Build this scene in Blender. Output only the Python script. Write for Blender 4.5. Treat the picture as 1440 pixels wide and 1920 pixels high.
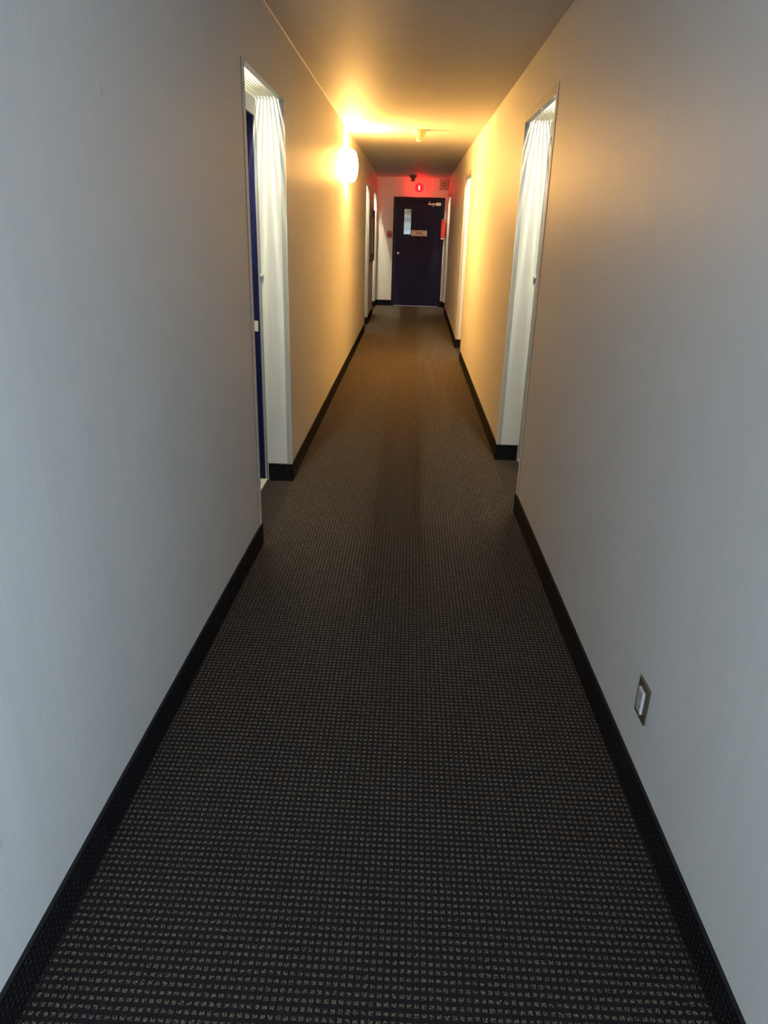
import bpy, bmesh, math, random
import numpy as np
from mathutils import Vector, Matrix

for o in list(bpy.data.objects):
    bpy.data.objects.remove(o, do_unlink=True)
S = bpy.context.scene
C = S.collection
random.seed(7)

# ------------------------------------------------------------------ camera
CAM_H = 1.5
cam_d = bpy.data.cameras.new('camera')
cam = bpy.data.objects.new('camera', cam_d)
C.objects.link(cam)
S.camera = cam
cam_d.sensor_fit = 'VERTICAL'
cam_d.sensor_height = 24.0
cam_d.lens = 24.0 * 1336.7 / 1920.0
cam_d.clip_start = 0.02
yaw, pitch, roll = -0.02668, 0.37801, 0.02891
fwd = Vector((math.sin(yaw) * math.cos(pitch), math.cos(yaw) * math.cos(pitch), -math.sin(pitch)))
rgt = Vector((math.cos(yaw), -math.sin(yaw), 0))
upv = rgt.cross(fwd)
r2 = rgt * math.cos(roll) + upv * math.sin(roll)
u2 = upv * math.cos(roll) - rgt * math.sin(roll)
M = Matrix(((r2.x, u2.x, -fwd.x), (r2.y, u2.y, -fwd.y), (r2.z, u2.z, -fwd.z))).to_4x4()
M.translation = Vector((0, 0, CAM_H))
cam.matrix_world = M

# ------------------------------------------------------------------ world, daylight, exposure
w = bpy.data.worlds.new('world')
S.world = w
w.use_nodes = True
w.node_tree.nodes['Background'].inputs['Color'].default_value = (0.55, 0.68, 0.9, 1)
w.node_tree.nodes['Background'].inputs['Strength'].default_value = 0.6

WIN_Y0, WIN_Y1, WIN_Z0, WIN_Z1 = -1.75, -0.45, 0.45, 1.85     # window in the right wall behind the camera
ad = bpy.data.lights.new('daylight', 'AREA')
ad.shape = 'RECTANGLE'
ad.size = 1.3
ad.size_y = 1.5
ad.energy = 33
ad.color = (0.62, 0.81, 1.0)
al = bpy.data.objects.new('daylight', ad)
C.objects.link(al)
al.location = (1.35, (WIN_Y0 + WIN_Y1) / 2 - 0.1, (WIN_Z0 + WIN_Z1) / 2)
al.rotation_euler = Vector((-1.0, 0.45, -0.12)).to_track_quat('-Z', 'Z').to_euler()

# glazed door at the back end of the corridor, daylight beyond it
BW_X0, BW_X1, BW_Z0, BW_Z1 = -0.52, 0.50, 0.20, 1.80
bd = bpy.data.lights.new('daylight_back', 'AREA')
bd.shape = 'RECTANGLE'
bd.size = 1.1
bd.size_y = 1.65
bd.energy = 16
bd.color = (0.70, 0.85, 1.0)
bl_ = bpy.data.objects.new('daylight_back', bd)
C.objects.link(bl_)
bl_.location = (0.0, -2.80, 1.00)
bl_.rotation_euler = Vector((0, 1, 0)).to_track_quat('-Z', 'Z').to_euler()

S.view_settings.view_transform = 'Standard'
S.view_settings.look = 'None'
S.view_settings.gamma = 1
S.view_settings.use_curve_mapping = False
S.view_settings.exposure = 1.65

SCONCE_L = 109.0
SCONCE_COL = (1.0, 0.515, 0.135)
ALCOVE_L = 520.0
ALCOVE_COL = (1.0, 0.97, 0.72)
RED_L = 100.0


# ------------------------------------------------------------------ materials
def mat(name, col, rough=0.5, metal=0.0, spec=0.5, bump=None, emit=None, estr=0.0):
    m = bpy.data.materials.new(name)
    m.use_nodes = True
    nt = m.node_tree
    b = nt.nodes['Principled BSDF']
    b.inputs['Base Color'].default_value = (*col, 1)
    b.inputs['Roughness'].default_value = rough
    b.inputs['Metallic'].default_value = metal
    b.inputs['Specular IOR Level'].default_value = spec
    if emit:
        b.inputs['Emission Color'].default_value = (*emit, 1)
        b.inputs['Emission Strength'].default_value = estr
    # gentle procedural variation of colour, and fine relief
    tc = nt.nodes.new('ShaderNodeTexCoord')
    n = nt.nodes.new('ShaderNodeTexNoise')
    n.inputs['Scale'].default_value = 9
    n.inputs['Detail'].default_value = 4
    nt.links.new(tc.outputs['Object'], n.inputs['Vector'])
    mx = nt.nodes.new('ShaderNodeMix')
    mx.data_type = 'RGBA'
    mx.inputs[6].default_value = (*[c * 0.93 for c in col], 1)
    mx.inputs[7].default_value = (*[min(1, c * 1.07) for c in col], 1)
    nt.links.new(n.outputs['Fac'], mx.inputs[0])
    nt.links.new(mx.outputs[2], b.inputs['Base Color'])
    if bump:
        sc, st, dist = bump
        n2 = nt.nodes.new('ShaderNodeTexNoise')
        n2.inputs['Scale'].default_value = sc
        n2.inputs['Detail'].default_value = 3
        nt.links.new(tc.outputs['Object'], n2.inputs['Vector'])
        bp = nt.nodes.new('ShaderNodeBump')
        bp.inputs['Strength'].default_value = st
        bp.inputs['Distance'].default_value = dist
        nt.links.new(n2.outputs['Fac'], bp.inputs['Height'])
        nt.links.new(bp.outputs['Normal'], b.inputs['Normal'])
    return m


def emission(name, col, strength):
    m = bpy.data.materials.new(name)
    m.use_nodes = True
    nt = m.node_tree
    nt.nodes.clear()
    e = nt.nodes.new('ShaderNodeEmission')
    e.inputs['Color'].default_value = (*col, 1)
    e.inputs['Strength'].default_value = strength
    o = nt.nodes.new('ShaderNodeOutputMaterial')
    nt.links.new(e.outputs[0], o.inputs[0])
    return m


def math_node(nt, op, a=None, b=None, clamp=False):
    n = nt.nodes.new('ShaderNodeMath')
    n.operation = op
    n.use_clamp = clamp
    for i, v in enumerate((a, b)):
        if v is None:
            continue
        if isinstance(v, (int, float)):
            n.inputs[i].default_value = v
        else:
            nt.links.new(v, n.inputs[i])
    return n.outputs[0]


def wall_paint(name, col):
    """eggshell wall paint: fine roller stipple, faint vertical drywall seams and brush marks, a few scuffs"""
    m = bpy.data.materials.new(name)
    m.use_nodes = True
    nt = m.node_tree
    b = nt.nodes['Principled BSDF']
    L = nt.links.new
    geo = nt.nodes.new('ShaderNodeNewGeometry')
    # stipple
    n1 = nt.nodes.new('ShaderNodeTexNoise')
    n1.inputs['Scale'].default_value = 210
    n1.inputs['Detail'].default_value = 2
    L(geo.outputs['Position'], n1.inputs['Vector'])
    # vertical streaks
    mp = nt.nodes.new('ShaderNodeMapping')
    mp.inputs['Scale'].default_value = (6, 6, 0.35)
    L(geo.outputs['Position'], mp.inputs['Vector'])
    n2 = nt.nodes.new('ShaderNodeTexNoise')
    n2.inputs['Scale'].default_value = 1.0
    n2.inputs['Detail'].default_value = 3.5
    L(mp.outputs[0], n2.inputs['Vector'])
    b1 = nt.nodes.new('ShaderNodeBump')
    b1.inputs['Strength'].default_value = 0.35
    b1.inputs['Distance'].default_value = 0.012
    L(n2.outputs['Fac'], b1.inputs['Height'])
    b2 = nt.nodes.new('ShaderNodeBump')
    b2.inputs['Strength'].default_value = 0.55
    b2.inputs['Distance'].default_value = 0.0011
    L(n1.outputs['Fac'], b2.inputs['Height'])
    L(b1.outputs[0], b2.inputs['Normal'])
    L(b2.outputs[0], b.inputs['Normal'])
    # slight tone variation
    n3 = nt.nodes.new('ShaderNodeTexNoise')
    n3.inputs['Scale'].default_value = 1.3
    n3.inputs['Detail'].default_value = 5
    L(geo.outputs['Position'], n3.inputs['Vector'])
    mx = nt.nodes.new('ShaderNodeMix')
    mx.data_type = 'RGBA'
    mx.inputs[6].default_value = (*[c * 0.95 for c in col], 1)
    mx.inputs[7].default_value = (*[c * 1.03 for c in col], 1)
    L(n3.outputs['Fac'], mx.inputs[0])
    # tiny chips
    n4 = nt.nodes.new('ShaderNodeTexNoise')
    n4.inputs['Scale'].default_value = 17
    n4.inputs['Detail'].default_value = 1
    L(geo.outputs['Position'], n4.inputs['Vector'])
    r = nt.nodes.new('ShaderNodeValToRGB')
    r.color_ramp.elements[0].position = 0.80
    r.color_ramp.elements[1].position = 0.82
    r.color_ramp.elements[1].color = (0.25, 0.25, 0.25, 1)
    L(n4.outputs['Fac'], r.inputs[0])
    mx2 = nt.nodes.new('ShaderNodeMix')
    mx2.data_type = 'RGBA'
    mx2.inputs[7].default_value = (0.35, 0.33, 0.30, 1)
    L(mx.outputs[2], mx2.inputs[6])
    L(r.outputs[0], mx2.inputs[0])
    L(mx2.outputs[2], b.inputs['Base Color'])
    b.inputs['Roughness'].default_value = 0.50
    b.inputs['Specular IOR Level'].default_value = 0.25
    return m


PX, PY = 0.0157, 0.0187


def carpet(name, a0, a1, pu, pv, base=(0.0085, 0.0079, 0.0122), fleck=(0.32, 0.252, 0.180), fleck_amt=1.0, sheen=0.14):
    """dark ground with a grid of broken tan tufts; a0, a1 choose the two world axes of the grid"""
    m = bpy.data.materials.new(name)
    m.use_nodes = True
    nt = m.node_tree
    b = nt.nodes['Principled BSDF']
    L = nt.links.new
    geo = nt.nodes.new('ShaderNodeNewGeometry')
    sx = nt.nodes.new('ShaderNodeSeparateXYZ')
    L(geo.outputs['Position'], sx.inputs[0])
    wob = nt.nodes.new('ShaderNodeTexNoise')
    wob.inputs['Scale'].default_value = 40
    L(geo.outputs['Position'], wob.inputs['Vector'])
    wv = math_node(nt, 'MULTIPLY', math_node(nt, 'SUBTRACT', wob.outputs['Fac'], 0.5), 0.25)

    def cell(axis, p, half, soft):
        t = math_node(nt, 'ADD', math_node(nt, 'DIVIDE', sx.outputs[axis], p), wv)
        f = math_node(nt, 'FRACT', math_node(nt, 'ADD', t, 1000.0))
        d = math_node(nt, 'ABSOLUTE', math_node(nt, 'SUBTRACT', f, 0.5))
        q = math_node(nt, 'DIVIDE', math_node(nt, 'SUBTRACT', half, d), soft)
        return math_node(nt, 'ADD', q, 0.5, True)
    dots = math_node(nt, 'MULTIPLY', cell(a0, pu, 0.29, 0.16), cell(a1, pv, 0.21, 0.16))
    fine = nt.nodes.new('ShaderNodeTexNoise')
    fine.inputs['Scale'].default_value = 330
    fine.inputs['Detail'].default_value = 1
    L(geo.outputs['Position'], fine.inputs['Vector'])
    fr = math_node(nt, 'MULTIPLY', math_node(nt, 'SUBTRACT', fine.outputs['Fac'], 0.47), 7.0, True)
    mask = math_node(nt, 'MULTIPLY', math_node(nt, 'MULTIPLY', dots, fr), fleck_amt)
    tone = nt.nodes.new('ShaderNodeTexNoise')
    tone.inputs['Scale'].default_value = 60
    L(geo.outputs['Position'], tone.inputs['Vector'])
    fm = nt.nodes.new('ShaderNodeMix')
    fm.data_type = 'RGBA'
    fm.inputs[6].default_value = (*[c * 0.7 for c in fleck], 1)
    fm.inputs[7].default_value = (*[c * 1.3 for c in fleck], 1)
    L(tone.outputs['Fac'], fm.inputs[0])
    bm_ = nt.nodes.new('ShaderNodeMix')
    bm_.data_type = 'RGBA'
    bm_.inputs[6].default_value = (*[c * 0.7 for c in base], 1)
    bm_.inputs[7].default_value = (*[c * 1.3 for c in base], 1)
    L(fine.outputs['Fac'], bm_.inputs[0])
    mx = nt.nodes.new('ShaderNodeMix')
    mx.data_type = 'RGBA'
    L(mask, mx.inputs[0])
    L(bm_.outputs[2], mx.inputs[6])
    L(fm.outputs[2], mx.inputs[7])
    L(mx.outputs[2], b.inputs['Base Color'])
    hgt = math_node(nt, 'ADD', dots, math_node(nt, 'MULTIPLY', fine.outputs['Fac'], 0.6))
    bp = nt.nodes.new('ShaderNodeBump')
    bp.inputs['Strength'].default_value = 0.7
    bp.inputs['Distance'].default_value = 0.002
    L(hgt, bp.inputs['Height'])
    L(bp.outputs[0], b.inputs['Normal'])
    b.inputs['Roughness'].default_value = 0.95
    b.inputs['Specular IOR Level'].default_value = 0.1
    b.inputs['Sheen Weight'].default_value = sheen
    b.inputs['Sheen Roughness'].default_value = 0.6
    b.inputs['Sheen Tint'].default_value = (0.8, 0.7, 0.55, 1)
    return m


m_wall = wall_paint('wall_paint', (0.79, 0.775, 0.735))
m_ceil = mat('ceiling_paint', (0.56, 0.54, 0.52), 0.6, bump=(160, 0.25, 0.001))
m_floor = carpet('carpet_floor', 0, 1, PX, PY)
m_base_y = carpet('carpet_base_along', 1, 2, 0.0150, 0.0165, base=(0.007, 0.0065, 0.009), fleck=(0.10, 0.085, 0.062), fleck_amt=0.8, sheen=0.0)
m_base_x = carpet('carpet_base_across', 0, 2, 0.0150, 0.0165, base=(0.007, 0.0065, 0.009), fleck=(0.10, 0.085, 0.062), fleck_amt=0.8, sheen=0.0)
m_tuft = mat('tuft_yarn', (0.25, 0.200, 0.147), 0.95, spec=0.1)
m_bind = mat('binding_tape', (0.03, 0.03, 0.032), 0.85, spec=0.1)
m_guard = mat('guard_grey', (0.44, 0.42, 0.39), 0.5)
m_seam = mat('seam_dark', (0.045, 0.035, 0.03), 0.8)
m_bead = mat('bead_pale', (0.75, 0.72, 0.66), 0.5)
m_frame = mat('door_frame_grey', (0.36, 0.36, 0.38), 0.4)
m_blue = mat('door_navy', (0.011, 0.012, 0.070), 0.55, spec=0.12, bump=(60, 0.1, 0.001))
m_enddoor = mat('end_door_navy', (0.014, 0.012, 0.048), 0.5, spec=0.15, bump=(60, 0.1, 0.001))
m_endframe = mat('end_frame_navy', (0.008, 0.007, 0.024), 0.45, spec=0.2)
m_sill = mat('sill_cream', (0.78, 0.74, 0.60), 0.5)
m_white = mat('white_plastic', (0.78, 0.77, 0.72), 0.4)
m_metal = mat('brushed_steel', (0.75, 0.73, 0.70), 0.28, metal=0.9)
m_closer = mat('closer_steel', (0.55, 0.53, 0.52), 0.35, metal=0.5)
m_red = mat('red_enamel', (0.55, 0.022, 0.016), 0.35)
m_reddark = mat('red_dark', (0.20, 0.010, 0.010), 0.4)
m_black = mat('black_plastic', (0.012, 0.011, 0.010), 0.5)
m_slat = mat('slat_white', (0.62, 0.61, 0.55), 0.5)
m_brass = mat('plate_bronze', (0.17, 0.14, 0.085), 0.42, metal=0.55)
m_brass_edge = mat('plate_bronze_edge', (0.36, 0.32, 0.23), 0.4, metal=0.5)
m_outlet = mat('outlet_grey', (0.56, 0.56, 0.54), 0.4)
m_outlet_rim = mat('outlet_white', (0.86, 0.86, 0.84), 0.35)
m_slot = mat('slot_dark', (0.05, 0.05, 0.05), 0.6)
m_detect = mat('detector_ivory', (0.62, 0.50, 0.30), 0.45)
m_detect2 = mat('detector_olive', (0.20, 0.16, 0.11), 0.5)
m_sign = mat('sign_face', (0.84, 0.77, 0.70), 0.5)
m_text = mat('sign_text', (0.42, 0.05, 0.03), 0.5)
m_horn = mat('horn_beige', (0.52, 0.46, 0.40), 0.5)
m_horn_dark = mat('horn_grille', (0.30, 0.25, 0.22), 0.6)
m_board = mat('board_paper', (0.80, 0.76, 0.68), 0.5)
m_boardf = mat('board_frame', (0.02, 0.014, 0.012), 0.4)
m_stair = mat('stair_paint', (0.68, 0.70, 0.58), 0.6)
m_stair2 = mat('stair_grey_green', (0.13, 0.15, 0.12), 0.6)
m_tube = emission('alcove_tube', ALCOVE_COL, ALCOVE_L)
m_tube_bright = emission('alcove_tube_bright', ALCOVE_COL, ALCOVE_L * 1.1)
m_opal = emission('sconce_opal_glass', SCONCE_COL, SCONCE_L)
m_bulb = emission('sconce_bulb', SCONCE_COL, SCONCE_L * 0.6)
m_redbulb = emission('red_bulb', (1.0, 0.10, 0.10), RED_L)
m_stairlamp = emission('stair_lamp', (0.97, 1.0, 0.82), 7.0)


def glassy(name, tint, trans, emit=None, estr=0.0):
    m = bpy.data.materials.new(name)
    m.use_nodes = True
    nt = m.node_tree
    nt.nodes.clear()
    o = nt.nodes.new('ShaderNodeOutputMaterial')
    t = nt.nodes.new('ShaderNodeBsdfTransparent')
    t.inputs['Color'].default_value = (*tint, 1)
    g = nt.nodes.new('ShaderNodeBsdfGlossy')
    g.inputs['Roughness'].default_value = 0.1
    mx = nt.nodes.new('ShaderNodeMixShader')
    mx.inputs[0].default_value = 1 - trans
    nt.links.new(t.outputs[0], mx.inputs[1])
    nt.links.new(g.outputs[0], mx.inputs[2])
    out = mx.outputs[0]
    if emit:
        e = nt.nodes.new('ShaderNodeEmission')
        e.inputs['Color'].default_value = (*emit, 1)
        e.inputs['Strength'].default_value = estr
        ad_ = nt.nodes.new('ShaderNodeAddShader')
        nt.links.new(out, ad_.inputs[0])
        nt.links.new(e.outputs[0], ad_.inputs[1])
        out = ad_.outputs[0]
    nt.links.new(out, o.inputs[0])
    return m


m_pane = glassy('door_glass', (0.9, 0.95, 0.92), 0.94)
m_winpane = glassy('window_glass', (0.97, 0.98, 1.0), 0.96)
m_redglass = glassy('red_glass', (0.9, 0.03, 0.03), 0.93, (1.0, 0.01, 0.015), 0.75)


# ------------------------------------------------------------------ mesh helpers
def box(bm, x0, x1, y0, y1, z0, z1):
    x0, x1 = min(x0, x1), max(x0, x1)
    y0, y1 = min(y0, y1), max(y0, y1)
    v = [bm.verts.new(p) for p in ((x0, y0, z0), (x1, y0, z0), (x1, y1, z0), (x0, y1, z0),
                                   (x0, y0, z1), (x1, y0, z1), (x1, y1, z1), (x0, y1, z1))]
    for f in ((0, 3, 2, 1), (4, 5, 6, 7), (0, 1, 5, 4), (1, 2, 6, 5), (2, 3, 7, 6), (3, 0, 4, 7)):
        bm.faces.new([v[i] for i in f])


def prism(bm, foot, z0, z1):
    """vertical prism from a counter-clockwise or clockwise footprint; z1 may be a list"""
    n = len(foot)
    zt = z1 if isinstance(z1, (list, tuple)) else [z1] * n
    a = [bm.verts.new((x, y, z0)) for x, y in foot]
    b = [bm.verts.new((foot[i][0], foot[i][1], zt[i])) for i in range(n)]
    bm.faces.new(a[::-1])
    bm.faces.new(b)
    for i in range(n):
        j = (i + 1) % n
        bm.faces.new((a[i], a[j], b[j], b[i]))


def lathe(bm, prof, n=24, axis='z', at=(0, 0, 0), arc=None):
    """prof: list of (radius, height)"""
    rings = []
    a0, a1 = arc if arc else (0, 2 * math.pi)
    cnt = n + 1 if arc else n
    for r, h in prof:
        ring = []
        for i in range(cnt):
            t = a0 + (a1 - a0) * i / n
            c, s = r * math.cos(t), r * math.sin(t)
            p = {'z': (c, s, h), 'x': (h, c, s), 'y': (c, h, s)}[axis]
            ring.append(bm.verts.new((p[0] + at[0], p[1] + at[1], p[2] + at[2])))
        rings.append(ring)
    for k in range(len(rings) - 1):
        for i in range(n):
            j = i + 1 if arc else (i + 1) % n
            bm.faces.new((rings[k][i], rings[k][j], rings[k + 1][j], rings[k + 1][i]))
    if not arc:
        for ring in (rings[0], rings[-1]):
            try:
                bm.faces.new(ring)
            except ValueError:
                pass


def tube(bm, pts, r, n=10):
    rings = []
    pts = [Vector(p) for p in pts]
    for i, p in enumerate(pts):
        d = (pts[min(i + 1, len(pts) - 1)] - pts[max(i - 1, 0)]).normalized()
        ref = Vector((0, 0, 1)) if abs(d.z) < 0.9 else Vector((1, 0, 0))
        a = d.cross(ref).normalized()
        b = d.cross(a)
        rings.append([bm.verts.new(p + a * r * math.cos(2 * math.pi * k / n) + b * r * math.sin(2 * math.pi * k / n)) for k in range(n)])
    for k in range(len(rings) - 1):
        for i in range(n):
            bm.faces.new((rings[k][i], rings[k][(i + 1) % n], rings[k + 1][(i + 1) % n], rings[k + 1][i]))
    bm.faces.new(rings[0])
    bm.faces.new(rings[-1])


def obj(name, bm, m, parent=None, bevel=0.0, smooth=False, loc=None):
    bmesh.ops.recalc_face_normals(bm, faces=bm.faces)
    if bevel:
        bmesh.ops.bevel(bm, geom=list(bm.edges), offset=bevel, segments=2, profile=0.5, affect='EDGES', clamp_overlap=True)
    me = bpy.data.meshes.new(name)
    bm.to_mesh(me)
    bm.free()
    me.materials.append(m)
    if smooth:
        for p in me.polygons:
            p.use_smooth = True
        try:
            me.set_sharp_from_angle(angle=math.radians(40))
        except Exception:
            pass
    o = bpy.data.objects.new(name, me)
    C.objects.link(o)
    if loc is not None:
        o.location = loc
    if parent:
        o.parent = parent
    return o


def new():
    return bmesh.new()


def tag(o, label=None, cat=None, group=None, kind=None):
    if label:
        o['label'] = label
    if cat:
        o['category'] = cat
    if group:
        o['group'] = group
    if kind:
        o['kind'] = kind
    return o


def thing(name, loc, label, cat, group=None, kind=None):
    o = bpy.data.objects.new(name, None)
    o.empty_display_size = 0.1
    C.objects.link(o)
    o.location = loc
    return tag(o, label, cat, group, kind)


def lerp_pts(pts, y):
    if y <= pts[0][0]:
        a, b = pts[0], pts[1]
    elif y >= pts[-1][0]:
        a, b = pts[-2], pts[-1]
    else:
        for a, b in zip(pts, pts[1:]):
            if a[0] <= y <= b[0]:
                break
    return a[1] + (b[1] - a[1]) * (y - a[0]) / (b[0] - a[0])


# ------------------------------------------------------------------ plan of the corridor (metres)
Y_BACK, Y_END = -2.6, 15.6
LX = [(0.9, -0.737), (3.28, -0.702), (9.0, -0.700), (11.5, -0.702), (15.6, -0.728)]
RX = [(0.94, 0.693), (3.88, 0.653), (9.0, 0.650), (10.0, 0.650), (15.6, 0.690)]
CZ = [(0.0, 2.43), (8.0, 2.43), (15.6, 2.462)]


def xl(y): return lerp_pts(LX, y)
def xr(y): return lerp_pts(RX, y)
def cz(y): return lerp_pts(CZ, y)


Z_OPEN = 2.116            # soffit of the door alcoves
DEPTH = 0.150             # wall face to door frame
ALC_L = [(3.285, 4.25), (11.42, 12.33), (14.02, 15.24)]
ALC_R = [(3.866, 4.865), (9.02, 10.04), (14.42, 15.36)]
T = 0.34                  # thickness of the wall blocks
LIP = 0.030


def build_wall(name, fx, sgn, alcoves, window=None):
    bm = new()
    cuts = [Y_BACK] + [v for a in alcoves for v in a] + [Y_END]
    bends = [p[0] for p in (LX if sgn < 0 else RX)]

    def block(y0, y1, z0, z1, d0=0.0, d1=T):
        ys = [y0] + [b for b in bends if y0 < b < y1] + [y1]
        inner = [(fx(y) + sgn * d0, y) for y in ys]
        outer = [(fx(y) + sgn * d1, y) for y in ys[::-1]]
        prism(bm, inner + outer, z0, z1)
    for i in range(0, len(cuts), 2):
        y0, y1 = cuts[i], cuts[i + 1]
        if window and y0 < window[0] < y1:
            a, b, z0, z1 = window
            block(y0, a, 0, 2.6)
            block(b, y1, 0, 2.6)
            block(a, b, 0, z0)
            block(a, b, z1, 2.6)
        else:
            block(y0, y1, 0, 2.6)
    for y0, y1 in alcoves:
        block(y0, y1, Z_OPEN, 2.405, 0, LIP)            # front lip of the soffit
        block(y0, y1, 2.405, 2.6)                       # solid above the light trough
        block(y0, y1, Z_OPEN, 2.405, DEPTH, T)    # behind the trough
    return tag(obj(name, bm, m_wall), kind='structure')


wl = build_wall('wall_left', xl, -1, ALC_L)
tag(wl, 'long grey painted corridor wall with three door alcoves, on the sconce side')
wr = build_wall('wall_right', xr, 1, ALC_R, (WIN_Y0, WIN_Y1, WIN_Z0, WIN_Z1))
tag(wr, 'long grey painted corridor wall with three door alcoves, opposite the sconce')

ys = [Y_BACK, 8.0, 15.9]
bm = new()
low, top = [], []
for y in ys:
    low.append((bm.verts.new((-0.9, y, cz(y))), bm.verts.new((0.9, y, cz(y)))))
    top.append((bm.verts.new((-0.9, y, 2.66)), bm.verts.new((0.9, y, 2.66))))
for i in range(2):
    bm.faces.new((low[i][0], low[i][1], low[i + 1][1], low[i + 1][0]))
    bm.faces.new((top[i][0], top[i][1], top[i + 1][1], top[i + 1][0]))
    for s in (0, 1):
        bm.faces.new((low[i][s], low[i + 1][s], top[i + 1][s], top[i][s]))
for i in (0, 2):
    bm.faces.new((low[i][0], low[i][1], top[i][1], top[i][0]))
tag(obj('ceiling', bm, m_ceil), 'plain matt ceiling running the length of the corridor', kind='structure')

# floor slab with its carpet
bm = new()
box(bm, -1.3, 1.3, Y_BACK, Y_END + 0.10, -0.12, 0.0)
floor = tag(obj('floor', bm, m_floor), 'dark navy carpet with a grid of broken tan tufts', kind='structure')

# carpet tufts as real yarn loops over the near stretch (one uncountable part)
rng = np.random.default_rng(3)
Y_TUFT = 15.55
iu = np.arange(math.floor(-0.80 / PX), math.ceil(0.78 / PX))
iv = np.arange(math.floor(0.75 / PY), math.ceil(Y_TUFT / PY))
gu, gv = np.meshgrid((iu + 0.5) * PX, (iv + 0.5) * PY)
gu, gv = gu.ravel(), gv.ravel()
NL = 4
cu = np.repeat(gu, NL) + np.tile(np.array([-0.0026, 0.0026, -0.0025, 0.0026]), gu.size) + rng.normal(0, 0.0010, gu.size * NL)
cv = np.repeat(gv, NL) + np.tile(np.array([-0.0018, -0.0018, 0.0019, 0.0019]), gu.size) + rng.normal(0, 0.0009, gu.size * NL)
wallx_l = np.interp(cv, [p[0] for p in LX], [p[1] for p in LX]) + 0.016
wallx_r = np.interp(cv, [p[0] for p in RX], [p[1] for p in RX]) - 0.016
keep = (cu > wallx_l) & (cu < wallx_r) & (rng.random(cu.size) > 0.34)
cu, cv = cu[keep], cv[keep]
n = cu.size
ang = rng.uniform(0, math.pi, n)
la, lb = rng.uniform(0.0014, 0.0025, n), rng.uniform(0.0008, 0.0014, n)
hh = rng.uniform(0.0028, 0.0048, n)
ca, sa = np.cos(ang), np.sin(ang)
P = np.zeros((n, 5, 3))
for k, (a, b) in enumerate(((1, 0), (0, 1), (-1, 0), (0, -1))):
    P[:, k, 0] = cu + a * la * ca - b * lb * sa
    P[:, k, 1] = cv + a * la * sa + b * lb * ca
    P[:, k, 2] = 0.0002
P[:, 4, 0], P[:, 4, 1], P[:, 4, 2] = cu, cv, hh
tri = np.array([[0, 1, 4], [1, 2, 4], [2, 3, 4], [3, 0, 4]])
F = (np.arange(n)[:, None, None] * 5 + tri[None]).reshape(-1, 3)
me = bpy.data.meshes.new('carpet_tufts')
me.vertices.add(n * 5)
me.vertices.foreach_set('co', P.reshape(-1))
me.loops.add(F.size)
me.loops.foreach_set('vertex_index', F.reshape(-1).astype(np.int32))
me.polygons.add(F.shape[0])
me.polygons.foreach_set('loop_start', np.arange(0, F.size, 3, dtype=np.int32))
me.polygons.foreach_set('loop_total', np.full(F.shape[0], 3, dtype=np.int32))
me.update(calc_edges=True)
me.materials.append(m_tuft)
tf = bpy.data.objects.new('carpet_tufts', me)
C.objects.link(tf)
tf.parent = floor
tag(tf, kind='stuff')

# end wall with the door opening; stair hall beyond
DX0, DX1, DZ = -0.398, 0.628, 2.105          # outer edges of the end door frame
bm = new()
box(bm, -1.1, DX0, Y_END, Y_END + 0.12, 0, 2.6)
box(bm, DX1, 1.1, Y_END, Y_END + 0.12, 0, 2.6)
box(bm, DX0, DX1, Y_END, Y_END + 0.12, DZ, 2.6)
tag(obj('wall_end', bm, m_wall), 'short end wall around the dark fire door', kind='structure')
bm = new()
box(bm, -1.2, BW_X0, Y_BACK - 0.12, Y_BACK, 0, 2.6)
box(bm, BW_X1, 1.2, Y_BACK - 0.12, Y_BACK, 0, 2.6)
box(bm, BW_X0, BW_X1, Y_BACK - 0.12, Y_BACK, 0, BW_Z0)
box(bm, BW_X0, BW_X1, Y_BACK - 0.12, Y_BACK, BW_Z1, 2.6)
tag(obj('wall_back', bm, m_wall), 'plain wall closing the corridor behind the viewer', kind='structure')

# stair hall behind the end door
bm = new()
box(bm, -1.5, 1.7, Y_END + 0.10, 19.0, -0.12, -0.001)
tag(obj('floor_stairwell', bm, m_stair2), 'stair hall floor behind the end door', kind='structure')
bm = new()
box(bm, -1.6, -1.5, Y_END + 0.12, 19.0, 0, 3.6)
box(bm, 1.7, 1.8, Y_END + 0.12, 19.0, 0, 3.6)
box(bm, -1.6, 1.8, 19.0, 19.1, 0, 3.6)
box(bm, -1.6, 1.8, Y_END + 0.12, 19.1, 3.6, 3.7)
box(bm, -1.6, 1.8, Y_END, Y_END + 0.12, 2.6, 3.7)
tag(obj('wall_stairwell', bm, m_stair), 'pale green stair hall walls seen through the door glass', kind='structure')
st = thing('staircase', (0, 18.4, 0), 'pale green stepped underside of stairs seen through the end door glass', 'stairs')
STEP = 0.195
for i in range(9):
    z0 = 0.895 + i * STEP
    yb = 0.2 - i * 0.04
    bm = new()
    box(bm, -1.1, 0.6, yb - 0.02, yb + 0.25, z0, z0 + 0.070)  # dark slab edge paints in the shaded underside of each step
    obj('tread', bm, m_stair2, st)
    bm = new()
    box(bm, -1.1, 0.6, yb, yb + 0.03, z0 + 0.070, z0 + STEP)
    obj('riser', bm, m_stair, st)
for s in (-1.14, 0.60):
    bm = new()
    v = [(0.45, 0.9), (0.10, 0.9), (-0.20, 2.74), (0.15, 2.74)]
    a = [bm.verts.new((s, y, z)) for y, z in v]
    b = [bm.verts.new((s + 0.04, y, z)) for y, z in v]
    bm.faces.new(a)
    bm.faces.new(b)
    for i in range(4):
        bm.faces.new((a[i], a[(i + 1) % 4], b[(i + 1) % 4], b[i]))
    obj('stringer', bm, m_stair2, st)
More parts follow.
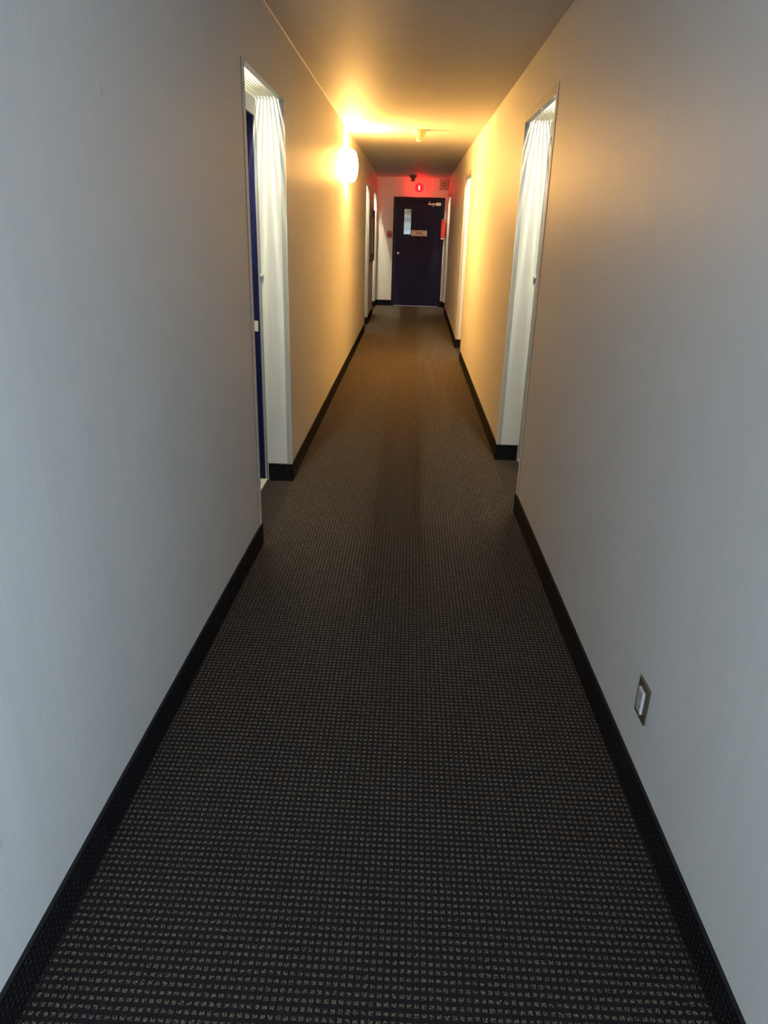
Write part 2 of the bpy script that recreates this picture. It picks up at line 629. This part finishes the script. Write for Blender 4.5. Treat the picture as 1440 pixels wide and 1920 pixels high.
for s in (-1.12, 0.62):
    bm = new()
    box(bm, s - 0.03, s + 0.03, 0.16, 0.22, 0, 1.2)
    obj('post', bm, m_stair2, st)
lt = thing('stair_hall_lamp', (0.0, 15.9, 3.44), 'ceiling lamp of the stair hall behind the end door', 'lamp')
bm = new()
lathe(bm, [(0.02, -0.10), (0.12, -0.09), (0.16, -0.04), (0.16, 0.0)], 20)
obj('diffuser', bm, m_stairlamp, lt, smooth=True, loc=(0, 0, 0.10))
bm = new()
lathe(bm, [(0.17, 0.10), (0.17, 0.16)], 20)
obj('base', bm, m_white, lt, smooth=True)

# ------------------------------------------------------------------ carpet baseboards
BZ, BT = 0.112, 0.007


def baseboard(name, segs, label):
    """segs: list of ((x0,y0),(x1,y1), (nx,ny), material) running along the wall face"""
    root = tag(thing(name, (0, 0, 0), label, None), kind='structure')
    for (p, q, nrm, m) in segs:
        bm = new()
        o1 = (p[0] + nrm[0] * BT, p[1] + nrm[1] * BT)
        o2 = (q[0] + nrm[0] * BT, q[1] + nrm[1] * BT)
        prism(bm, [p, q, o2, o1], 0.0, BZ - 0.005)
        s = obj('carpet_strip', bm, m, root)
        bm = new()
        b1 = (p[0] + nrm[0] * (BT + 0.0005), p[1] + nrm[1] * (BT + 0.0005))
        b2 = (q[0] + nrm[0] * (BT + 0.0005), q[1] + nrm[1] * (BT + 0.0005))
        prism(bm, [p, q, b2, b1], BZ - 0.005, BZ)
        obj('edge_binding', bm, m_bind, s)
    return root


def side_segs(fx, sgn, alcoves):
    segs = []
    cuts = [Y_BACK] + [v for a in alcoves for v in a] + [Y_END]
    bends = [p[0] for p in (LX if sgn < 0 else RX)]
    for i in range(0, len(cuts), 2):
        y0, y1 = cuts[i], cuts[i + 1]
        ya = y0 - (BT if i else 0)
        yb = y1 + (BT if i + 2 < len(cuts) else -BT)
        pts = [ya] + [b for b in bends if ya < b < yb] + [yb]
        for a, b in zip(pts, pts[1:]):
            segs.append(((fx(a), a), (fx(b), b), (-sgn, 0), m_base_y))
    for y0, y1 in alcoves:
        segs.append(((fx(y1), y1), (fx(y1) + sgn * (DEPTH - 0.005), y1), (0, -1), m_base_x))
        segs.append(((fx(y0), y0), (fx(y0) + sgn * (DEPTH - 0.005), y0), (0, 1), m_base_x))
    return segs


baseboard('baseboard_left', side_segs(xl, -1, ALC_L), 'dark carpet strip baseboard along the sconce side wall')
baseboard('baseboard_right', side_segs(xr, 1, ALC_R), 'dark carpet strip baseboard along the wall with the outlet')
baseboard('baseboard_end', [((xl(Y_END), Y_END), (DX0, Y_END), (0, -1), m_base_x),
                            ((DX1, Y_END), (xr(Y_END), Y_END), (0, -1), m_base_x)],
          'short dark carpet baseboards either side of the end door')

# ------------------------------------------------------------------ thin pale bead where walls meet the ceiling
def bead(name, fx, sgn, label):
    bm = new()
    ys_ = sorted({Y_BACK, 0.9, 3.28, 8.0, 9.0, 11.5, Y_END})
    for a, b in zip(ys_, ys_[1:]):
        va = [bm.verts.new((fx(a) - sgn * dx, a, cz(a) - dz)) for dx, dz in ((-0.004, -0.004), (0.005, 0.0), (0.0, 0.005))]
        vb = [bm.verts.new((fx(b) - sgn * dx, b, cz(b) - dz)) for dx, dz in ((-0.004, -0.004), (0.005, 0.0), (0.0, 0.005))]
        for i in range(3):
            bm.faces.new((va[i], va[(i + 1) % 3], vb[(i + 1) % 3], vb[i]))
    return tag(obj(name, bm, m_bead), label, kind='structure')


bead('trim_1', xl, -1, 'thin pale caulk bead between ceiling and sconce side wall')
bead('trim_2', xr, 1, 'thin pale caulk bead between ceiling and opposite wall')
bm = new()
box(bm, xl(Y_END), xr(Y_END), Y_END - 0.006, Y_END, cz(Y_END) - 0.012, cz(Y_END) + 0.01)
tag(obj('trim_3', bm, m_bead), 'thin pale bead along the top of the end wall', kind='structure')

# ------------------------------------------------------------------ alcoves: corner guards, soffit light, door
GLEG, GRET, GT = 0.040, 0.027, 0.003
trim_no = [3]


def corner_guard(fx, sgn, y0, y1, where):
    trim_no[0] += 1
    root = tag(thing('trim_%d' % trim_no[0], (0, 0, 0), 'grey metal edge guard framing the ' + where, None), kind='structure')
    ztop = Z_OPEN
    for yc, dy in ((y0, -1), (y1, 1)):           # upright L profiles on both corners
        x0, x1 = fx(yc), fx(yc + dy * GLEG)
        zt = ztop + (GLEG if sgn > 0 else 0.0)
        bm = new()
        prism(bm, [(x0, yc), (x1, yc + dy * GLEG), (x1 - sgn * GT, yc + dy * GLEG), (x0 - sgn * GT, yc - dy * GT), (x0, yc - dy * GT)],
              BZ, zt)
        obj('corner_angle', bm, m_wall, root)
        bm = new()
        prism(bm, [(x0 + sgn * 0.0005, yc), (x0 + sgn * 0.0005, yc - dy * GT), (x0 + sgn * GRET, yc - dy * GT), (x0 + sgn * GRET, yc)], BZ, ztop - GT)
        obj('return_strip', bm, m_guard, root)
        xs = fx(yc + dy * (GLEG + 0.006))
        bm = new()
        prism(bm, [(x1, yc + dy * GLEG), (xs, yc + dy * (GLEG + 0.006)), (xs - sgn * 0.001, yc + dy * (GLEG + 0.006)), (x1 - sgn * 0.001, yc + dy * GLEG)],
              BZ, zt)
        obj('seam', bm, m_seam, root)
    bm = new()
    if sgn > 0:
        prism(bm, [(fx(y0), y0), (fx(y1), y1), (fx(y1) - sgn * GT, y1), (fx(y0) - sgn * GT, y0)], ztop, ztop + GLEG)
    prism(bm, [(fx(y0) - sgn * GT, y0), (fx(y1) - sgn * GT, y1), (fx(y1) + sgn * GRET, y1), (fx(y0) + sgn * GRET, y0)], ztop - GT, ztop)
    obj('head_angle', bm, m_guard, root)


def soffit_light(fx, sgn, y0, y1, label, tube_mat):
    """recessed trough above the alcove: tube behind a row of long white slats"""
    yc = (y0 + y1) / 2
    xf = fx(yc)
    r = thing('soffit_light', (xf, yc, Z_OPEN), label, 'light', 'slatted lights in the alcove soffits')
    hl = (y1 - y0) / 2 - 0.002
    d0, d1 = LIP + 0.004, DEPTH - 0.004
    bm = new()
    box(bm, sgn * d0, sgn * d1, -hl, hl, 0.270, 0.280)
    obj('reflector', bm, m_slat, r)
    bm = new()
    tube(bm, [(sgn * (d0 + d1) / 2, -hl + 0.03, 0.245), (sgn * (d0 + d1) / 2, hl - 0.58, 0.245)], 0.008, 10)
    obj('tube', bm, tube_mat, r, smooth=True)
    ns = 7
    for i in range(ns):
        d = d0 + (d1 - d0) * (i + 0.5) / ns
        bm = new()
        box(bm, sgn * (d - 0.0022), sgn * (d + 0.0022), -hl, hl, 0.004, 0.015)
        obj('slat', bm, m_slat, r)
    for s in (-1, 1):
        bm = new()
        box(bm, sgn * d0, sgn * d1, s * hl, s * (hl - 0.004), 0.002, 0.270)
        obj('end_cap', bm, m_slat, r)


door_no = [0]
FW = 0.030


def alcove_door(fx, sgn, y0, y1, label, knob_y, full=True):
    door_no[0] += 1
    yc = (y0 + y1) / 2
    xf = fx(yc) + sgn * DEPTH
    r = tag(thing('door_%d' % door_no[0], (xf, yc, 0), label, None), kind='structure')
    h = (y1 - y0) / 2 - 0.001
    hd = 2.035
    bm = new()
    for s in (-1, 1):
        box(bm, 0, sgn * 0.012, s * h, s * (h - FW), 0.018, Z_OPEN + 0.01)
    box(bm, 0, sgn * 0.012, -h + FW, h - FW, hd, Z_OPEN + 0.01)
    fr_ = obj('frame', bm, m_frame, r)
    bm = new()
    for s in (-1, 1):
        box(bm, sgn * 0.012, sgn * 0.16, s * h, s * (h - FW), 0.018, hd)
    box(bm, sgn * 0.012, sgn * 0.16, -h, h, hd, Z_OPEN)
    lin = obj('jamb_lining', bm, m_blue, fr_)
    bm = new()
    box(bm, sgn * 0.105, sgn * 0.150, -h + FW + 0.003, h - FW - 0.003, 0.022, hd - 0.003)
    leaf = obj('door_leaf', bm, m_blue, r, bevel=0.002)
    bm = new()
    box(bm, sgn * 0.0, sgn * 0.16, -h, h, 0.0, 0.018)
    obj('sill', bm, m_sill, r, bevel=0.002)
    # strike plate on the far jamb lining
    bm = new()
    box(bm, sgn * 0.022, sgn * 0.052, h - FW - 0.003, h - FW + 0.001, 0.925, 0.985)
    obj('strike_plate', bm, m_sill, fr_, bevel=0.001)
    bm = new()
    box(bm, sgn * 0.022, sgn * 0.030, h - FW - 0.010, h - FW - 0.002, 0.945, 0.970)
    obj('strike_lip', bm, m_sill, fr_, bevel=0.001)
    ky = knob_y - yc
    bm = new()
    lathe(bm, [(0.030, 0.0), (0.030, -0.006), (0.011, -0.010), (0.011, -0.030), (0.024, -0.036), (0.028, -0.048), (0.022, -0.060), (0.006, -0.064)],
          18, 'x', (0, 0, 0))
    k = obj('knob', bm, m_metal, leaf, smooth=True, loc=(sgn * 0.105, ky, 0.985))
    if sgn < 0:
        k.rotation_euler = (0, math.pi, 0)
    bm = new()
    lathe(bm, [(0.014, 0.0), (0.014, -0.008), (0.008, -0.011), (0.007, -0.014)], 14, 'x')
    b = obj('bell_button', bm, m_white, r, smooth=True, loc=(0, h - 0.012, 1.235))
    if sgn < 0:
        b.rotation_euler = (0, math.pi, 0)
    return r


names_l = ['nearest alcove on the sconce side', 'middle alcove on the sconce side', 'last alcove on the sconce side']
names_r = ['nearest alcove on the outlet side', 'middle alcove on the outlet side', 'last alcove on the outlet side']
for (fx, sgn, alc, nm) in ((xl, -1, ALC_L, names_l), (xr, 1, ALC_R, names_r)):
    for (y0, y1), s in zip(alc, nm):
        corner_guard(fx, sgn, y0, y1, s)
        soffit_light(fx, sgn, y0, y1, 'slatted white soffit light in the ' + s, m_tube if y0 < 6 else m_tube_bright)
        alcove_door(fx, sgn, y0, y1, 'navy blue door in grey frame, ' + s, y1 - 0.11)

# ------------------------------------------------------------------ window behind the viewer (lets the daylight in)
wx = xr(-1.1)
wn = tag(thing('window_1', (wx, (WIN_Y0 + WIN_Y1) / 2, WIN_Z0), 'window in the right wall behind the viewer', None), kind='structure')
hw, hz = (WIN_Y1 - WIN_Y0) / 2, WIN_Z1 - WIN_Z0
bm = new()
for s in (-1, 1):
    box(bm, 0.12, 0.20, s * hw, s * (hw - 0.05), 0, hz)
box(bm, 0.12, 0.20, -hw, hw, 0, 0.05)
box(bm, 0.12, 0.20, -hw, hw, hz - 0.05, hz)
obj('window_frame', bm, m_white, wn)
bm = new()
box(bm, 0.155, 0.160, -hw + 0.05, hw - 0.05, 0.05, hz - 0.05)
obj('pane', bm, m_winpane, wn)

wb = tag(thing('window_2', ((BW_X0 + BW_X1) / 2, Y_BACK, BW_Z0), 'glazed end of the corridor behind the viewer', None), kind='structure')
hw, hz = (BW_X1 - BW_X0) / 2, BW_Z1 - BW_Z0
bm = new()
for s in (-1, 1):
    box(bm, s * hw, s * (hw - 0.05), -0.10, -0.03, 0, hz)
box(bm, -hw + 0.05, hw - 0.05, -0.10, -0.03, 0, 0.05)
box(bm, -hw + 0.05, hw - 0.05, -0.10, -0.03, hz - 0.05, hz)
obj('window_frame', bm, m_white, wb)
bm = new()
box(bm, -hw + 0.05, hw - 0.05, -0.07, -0.065, 0.05, hz - 0.05)
obj('pane', bm, m_winpane, wb)

# ------------------------------------------------------------------ end door
ed = tag(thing('door_7', ((DX0 + DX1) / 2, Y_END, 0), 'dark navy fire door with narrow glass at the corridor end', None), kind='structure')
xc = (DX0 + DX1) / 2
h = (DX1 - DX0) / 2
EF = 0.045
bm = new()
for s in (-1, 1):
    box(bm, s * (h + 0.002), s * (h - EF), -0.012, 0.12, 0, DZ)
box(bm, -h + EF, h - EF, -0.012, 0.12, DZ - EF, DZ + 0.002)
obj('frame', bm, m_endframe, ed)
# leaf with the window hole: four boxes around the glass, one mesh
gx0, gx1, gz0, gz1 = -0.183 - xc, -0.038 - xc, 1.405, 1.885
lx0, lx1, lz0, lz1 = -h + EF + 0.003, h - EF - 0.003, 0.012, DZ - EF - 0.003
bm = new()
box(bm, lx0, gx0, 0.012, 0.057, lz0, lz1)
box(bm, gx1, lx1, 0.012, 0.057, lz0, lz1)
box(bm, gx0, gx1, 0.012, 0.057, lz0, gz0)
box(bm, gx0, gx1, 0.012, 0.057, gz1, lz1)
leaf = obj('door_leaf', bm, m_enddoor, ed)
bm = new()
box(bm, gx0, gx1, 0.030, 0.036, gz0, gz1)
obj('pane', bm, m_pane, leaf)
bm = new()
for s0, s1 in ((gx0 - 0.014, gx0 + 0.004), (gx1 - 0.004, gx1 + 0.014)):
    box(bm, s0, s1, 0.004, 0.014, gz0 - 0.014, gz1 + 0.014)
box(bm, gx0, gx1, 0.004, 0.014, gz0 - 0.014, gz0 + 0.004)
box(bm, gx0, gx1, 0.004, 0.014, gz1 - 0.004, gz1 + 0.014)
obj('glazing_bead', bm, m_endframe, leaf)
bm = new()
lathe(bm, [(0.027, 0.0), (0.027, -0.006), (0.010, -0.010), (0.010, -0.030), (0.021, -0.036), (0.025, -0.046), (0.019, -0.058), (0.005, -0.062)], 20, 'y')
k = obj('knob', bm, m_metal, leaf, smooth=True, loc=(-0.283 - xc, 0.012, 1.04))
bm = new()
box(bm, -h + EF, h - EF, -0.03, 0.10, 0.0, 0.010)
obj('sill', bm, m_metal, ed)
# door closer: body, arm, link and bracket
bm = new()
box(bm, 0.385 - xc + 0.06, 0.385 - xc + 0.165, -0.040, 0.012, 1.955, 2.015)
cl = obj('door_closer', bm, m_closer, ed, bevel=0.004)
bm = new()
box(bm, 0.29 - xc, 0.46 - xc, -0.030, 0.010, 1.968, 1.995)
obj('closer_arm', bm, m_closer, cl, bevel=0.003)
bm = new()
tube(bm, [(0.40 - xc, -0.035, 2.005), (0.40 - xc, -0.035, 1.935)], 0.012)
obj('closer_spindle', bm, m_closer, cl)
bm = new()
tube(bm, [(0.32 - xc, -0.025, 1.98), (0.32 - xc, -0.025, 2.035)], 0.009)
obj('closer_bracket', bm, m_closer, cl)

# sign on the door
sg = thing('door_sign', (0.134, Y_END + 0.012, 1.435), 'white sign with red lettering on the end door', 'sign')
bm = new()
box(bm, -0.160, 0.160, -0.004, 0.0, -0.055, 0.055)
obj('plate', bm, m_sign, sg, bevel=0.001)


def text_part(body, size, x, z, bold):
    cu_ = bpy.data.curves.new('text', 'FONT')
    cu_.body = body
    cu_.size = size
    cu_.align_x = 'CENTER'
    cu_.align_y = 'CENTER'
    cu_.extrude = 0.0006
    cu_.offset = bold
    tmp = bpy.data.objects.new('text', cu_)
    C.objects.link(tmp)
    dg = bpy.context.evaluated_depsgraph_get()
    me_ = bpy.data.meshes.new_from_object(tmp.evaluated_get(dg))
    bpy.data.objects.remove(tmp)
    me_.materials.clear()
    me_.materials.append(m_text)
    o = bpy.data.objects.new('lettering', me_)
    C.objects.link(o)
    o.rotation_euler = (math.pi / 2, 0, 0)
    o.location = (x, -0.0047, z)
    o.parent = sg
    return o


text_part('GARDEZ LA PORTE', 0.034, 0, 0.035, 0.0004)
text_part('FERM\u00c9E', 0.038, 0, 0.001, 0.0016)
text_part('EN TOUT TEMPS', 0.030, 0, -0.034, 0.0004)

# ------------------------------------------------------------------ wall sconce
SY, SZ = 8.04, 2.086
sx_ = xl(SY)
sc = thing('wall_sconce', (sx_, SY, SZ), 'glowing white opal glass wall sconce near the ceiling', 'lamp')
bm = new()
box(bm, 0.0, 0.012, -0.075, 0.075, -0.125, 0.125)
obj('back_plate', bm, m_white, sc, bevel=0.003)
bm = new()
prof = []
HS = 0.148
nz, na = 16, 22
grid = []
for i in range(nz + 1):
    z = -HS + 2 * HS * i / nz
    t = z / HS
    dep = 0.064 + 0.056 * math.sqrt(max(0, 1 - t * t * 0.98))
    wid = 0.078 + 0.036 * math.sqrt(max(0, 1 - t * t * 0.98))
    row = []
    for j in range(na + 1):
        a = -math.pi / 2 + math.pi * j / na
        row.append(bm.verts.new((0.006 + (dep - 0.006) * math.cos(a), wid * math.sin(a), z)))
    grid.append(row)
for i in range(nz):
    for j in range(na):
        bm.faces.new((grid[i][j], grid[i][j + 1], grid[i + 1][j + 1], grid[i + 1][j]))
sh = obj('shade', bm, m_opal, sc, smooth=True)
sol = sh.modifiers.new('thickness', 'SOLIDIFY')
sol.thickness = 0.004
sol.offset = -1
bm = new()
bmesh.ops.create_uvsphere(bm, u_segments=16, v_segments=10, radius=0.026)
obj('bulb', bm, m_bulb, sc, smooth=True, loc=(0.050, 0, 0.02))
bm = new()
lathe(bm, [(0.016, -0.06), (0.016, -0.02)], 14)
obj('lamp_holder', bm, m_white, sc, loc=(0.050, 0, 0.0))
bm = new()
tube(bm, [(0.010, 0, -0.05), (0.050, 0, -0.05)], 0.006)
obj('bracket', bm, m_metal, sc)

# ------------------------------------------------------------------ red exit lamp over the end door
rl = thing('exit_lamp', (0.098, Y_END, 2.275), 'glowing round red glass lamp above the end door', 'lamp')
bm = new()
lathe(bm, [(0.060, 0.0), (0.060, -0.022), (0.050, -0.026)], 24, 'y')
obj('base', bm, m_reddark, rl, smooth=True)
bm = new()
lathe(bm, [(0.066, -0.024), (0.082, -0.050), (0.085, -0.085), (0.074, -0.120), (0.048, -0.146), (0.015, -0.156)], 28, 'y')
obj('globe', bm, m_redglass, rl, smooth=True)
bm = new()
lathe(bm, [(0.005, 0.045), (0.014, 0.030), (0.017, 0.0), (0.013, -0.030), (0.008, -0.045)], 14, 'z', (0, -0.075, 0.0))
obj('bulb', bm, m_redbulb, rl, smooth=True)
bm = new()
lathe(bm, [(0.012, -0.02), (0.012, -0.055)], 12, 'y')
obj('lamp_holder', bm, m_reddark, rl, loc=(0, 0, -0.0))

# ------------------------------------------------------------------ ceiling detectors
def detector(x, y, label, m, sc_=1.0):
    d = thing('smoke_detector', (x, y, cz(y)), label, 'detector')
    bm = new()
    lathe(bm, [(0.062 * sc_, 0.0), (0.062 * sc_, -0.010 * sc_), (0.052 * sc_, -0.030 * sc_), (0.036 * sc_, -0.046 * sc_)], 28)
    obj('base', bm, m, d, smooth=True)
    bm = new()
    lathe(bm, [(0.024 * sc_, -0.046 * sc_), (0.024 * sc_, -0.058 * sc_), (0.030 * sc_, -0.062 * sc_), (0.030 * sc_, -0.080 * sc_), (0.020 * sc_, -0.090 * sc_)], 24)
    obj('sensor_head', bm, m, d, smooth=True)
    for k in range(6):
        a = k * math.pi / 3
        bm = new()
        box(bm, -0.002, 0.002, -0.002, 0.002, -0.062 * sc_, -0.044 * sc_)
        obj('rib', bm, m, d, loc=(0.031 * sc_ * math.cos(a), 0.031 * sc_ * math.sin(a), 0))


detector(0.035, 8.06, 'ivory smoke detector on the ceiling beside the sconce', m_detect, 1.15)
detector(-0.030, 14.9, 'dark smoke detector on the ceiling before the red lamp', m_detect2, 1.25)

# ------------------------------------------------------------------ fire alarm pull station, horn, red box
pu = thing('fire_alarm_pull_station', (-0.461, Y_END, 1.40), 'small red fire alarm pull station left of the end door', 'fire alarm')
bm = new()
box(bm, -0.050, 0.050, -0.045, 0.0, -0.066, 0.062)
obj('housing', bm, m_red, pu, bevel=0.006)
bm = new()
box(bm, -0.042, 0.042, -0.056, -0.044, -0.014, 0.010)
obj('pull_bar', bm, m_reddark, pu, bevel=0.003)
bm = new()
lathe(bm, [(0.014, -0.044), (0.014, -0.049), (0.006, -0.052)], 16, 'y', (0.014, 0, 0.034))
obj('indicator', bm, m_white, pu, smooth=True)
bm = new()
box(bm, -0.036, 0.036, -0.049, -0.044, -0.052, -0.026)
obj('lower_panel', bm, m_reddark, pu, bevel=0.002)

hn = thing('alarm_speaker', (0.592, Y_END, 2.345), 'square beige alarm speaker with round grille on the end wall', 'speaker')
bm = new()
box(bm, -0.078, 0.078, -0.035, 0.0, -0.082, 0.082)
obj('housing', bm, m_horn, hn, bevel=0.004)
bm = new()
lathe(bm, [(0.050, -0.034), (0.050, -0.039), (0.040, -0.041), (0.036, -0.036), (0.010, -0.036)], 28, 'y')
obj('grille', bm, m_horn_dark, hn, smooth=True)
bm = new()
lathe(bm, [(0.020, -0.034), (0.020, -0.040), (0.012, -0.044)], 20, 'y')
obj('cone', bm, m_horn, hn, smooth=True)
bm = new()
box(bm, -0.086, 0.086, -0.010, 0.0, -0.090, 0.090)
obj('back_box', bm, m_reddark, hn)

rb = thing('extinguisher_sign', (xr(15.48), 15.46, 1.52), 'narrow upright red box sign projecting beside the end door', 'sign')
bm = new()
box(bm, -0.118, -0.040, -0.030, 0.020, -0.185, 0.190)
obj('box_body', bm, m_red, rb, bevel=0.003)
bm = new()
box(bm, -0.119, -0.041, -0.032, -0.029, -0.186, -0.168)
obj('lower_edge', bm, m_white, rb)
bm = new()
box(bm, -0.042, 0.0, -0.010, 0.010, -0.12, 0.12)
obj('bracket', bm, m_reddark, rb)

# ------------------------------------------------------------------ notice case on the left wall
ny0, ny1, nz0, nz1 = 12.78, 13.82, 0.96, 1.80
nc = thing('notice_case', (xl(13.3), 13.3, nz0), 'dark framed notice board hanging between two alcoves', 'notice board')
hh_ = (ny1 - ny0) / 2
zz = nz1 - nz0
bm = new()
box(bm, -0.01, 0.005, -hh_ + 0.02, hh_ - 0.02, 0.02, zz - 0.02)
obj('panel', bm, m_boardf, nc)
bm = new()
box(bm, 0.004, 0.008, -hh_ + 0.06, hh_ - 0.06, 0.12, zz - 0.12)
obj('paper', bm, m_board, nc)
for s in (-1, 1):
    bm = new()
    box(bm, -0.01, 0.030, s * hh_, s * (hh_ - 0.06), 0, zz)
    obj('stile', bm, m_boardf, nc, bevel=0.003)
for a, b in ((0, 0.06), (zz - 0.06, zz)):
    bm = new()
    box(bm, -0.01, 0.030, -hh_ + 0.06, hh_ - 0.06, a, b)
    obj('rail', bm, m_boardf, nc, bevel=0.003)

# ------------------------------------------------------------------ electrical outlets
def outlet(y, z, label, near=True):
    x = xr(y)
    o = thing('electrical_outlet', (x, y, z), label, 'outlet')
    slope = math.atan((xr(y + 0.1) - xr(y - 0.1)) / 0.2)
    o.rotation_euler = (0, 0, -slope)
    bm = new()
    box(bm, -0.006, 0.004, -0.039, 0.039, -0.056, 0.056)
    obj('cover_plate', bm, m_brass if near else m_guard, o, bevel=0.0022)
    bm = new()
    box(bm, -0.0115, -0.005, -0.0185, 0.0185, -0.035, 0.035)
    d = obj('receptacle', bm, m_outlet_rim, o, bevel=0.0012)
    bm = new()
    box(bm, -0.0122, -0.011, -0.0150, 0.0165, -0.032, 0.0305)
    obj('face', bm, m_outlet, d)
    for zc in (-0.017, 0.016):
        for yc in (-0.006, 0.006):
            bm = new()
            box(bm, -0.0126, -0.0118, yc - 0.0011, yc + 0.0011, zc - 0.004, zc + 0.004)
            obj('slot', bm, m_slot, d)
        bm = new()
        lathe(bm, [(0.0022, -0.0126), (0.0022, -0.0118)], 10, 'x', (0, 0, zc - 0.009))
        obj('ground_hole', bm, m_slot, d)
    for zc in (-0.046, 0.046):
        bm = new()
        lathe(bm, [(0.003, -0.0058), (0.003, -0.0066), (0.001, -0.0070)], 10, 'x', (0, 0, zc))
        obj('screw', bm, m_brass_edge, o)
    if near:
        bm = new()
        box(bm, -0.0064, -0.0035, -0.039, 0.039, 0.0535, 0.0562)
        obj('plate_edge', bm, m_brass_edge, o)


outlet(1.655, 0.316, 'bronze outlet plate with white receptacle, nearest the viewer on the right wall')
outlet(12.7, 0.21, 'tiny far outlet low on the right wall past the middle alcove', False)
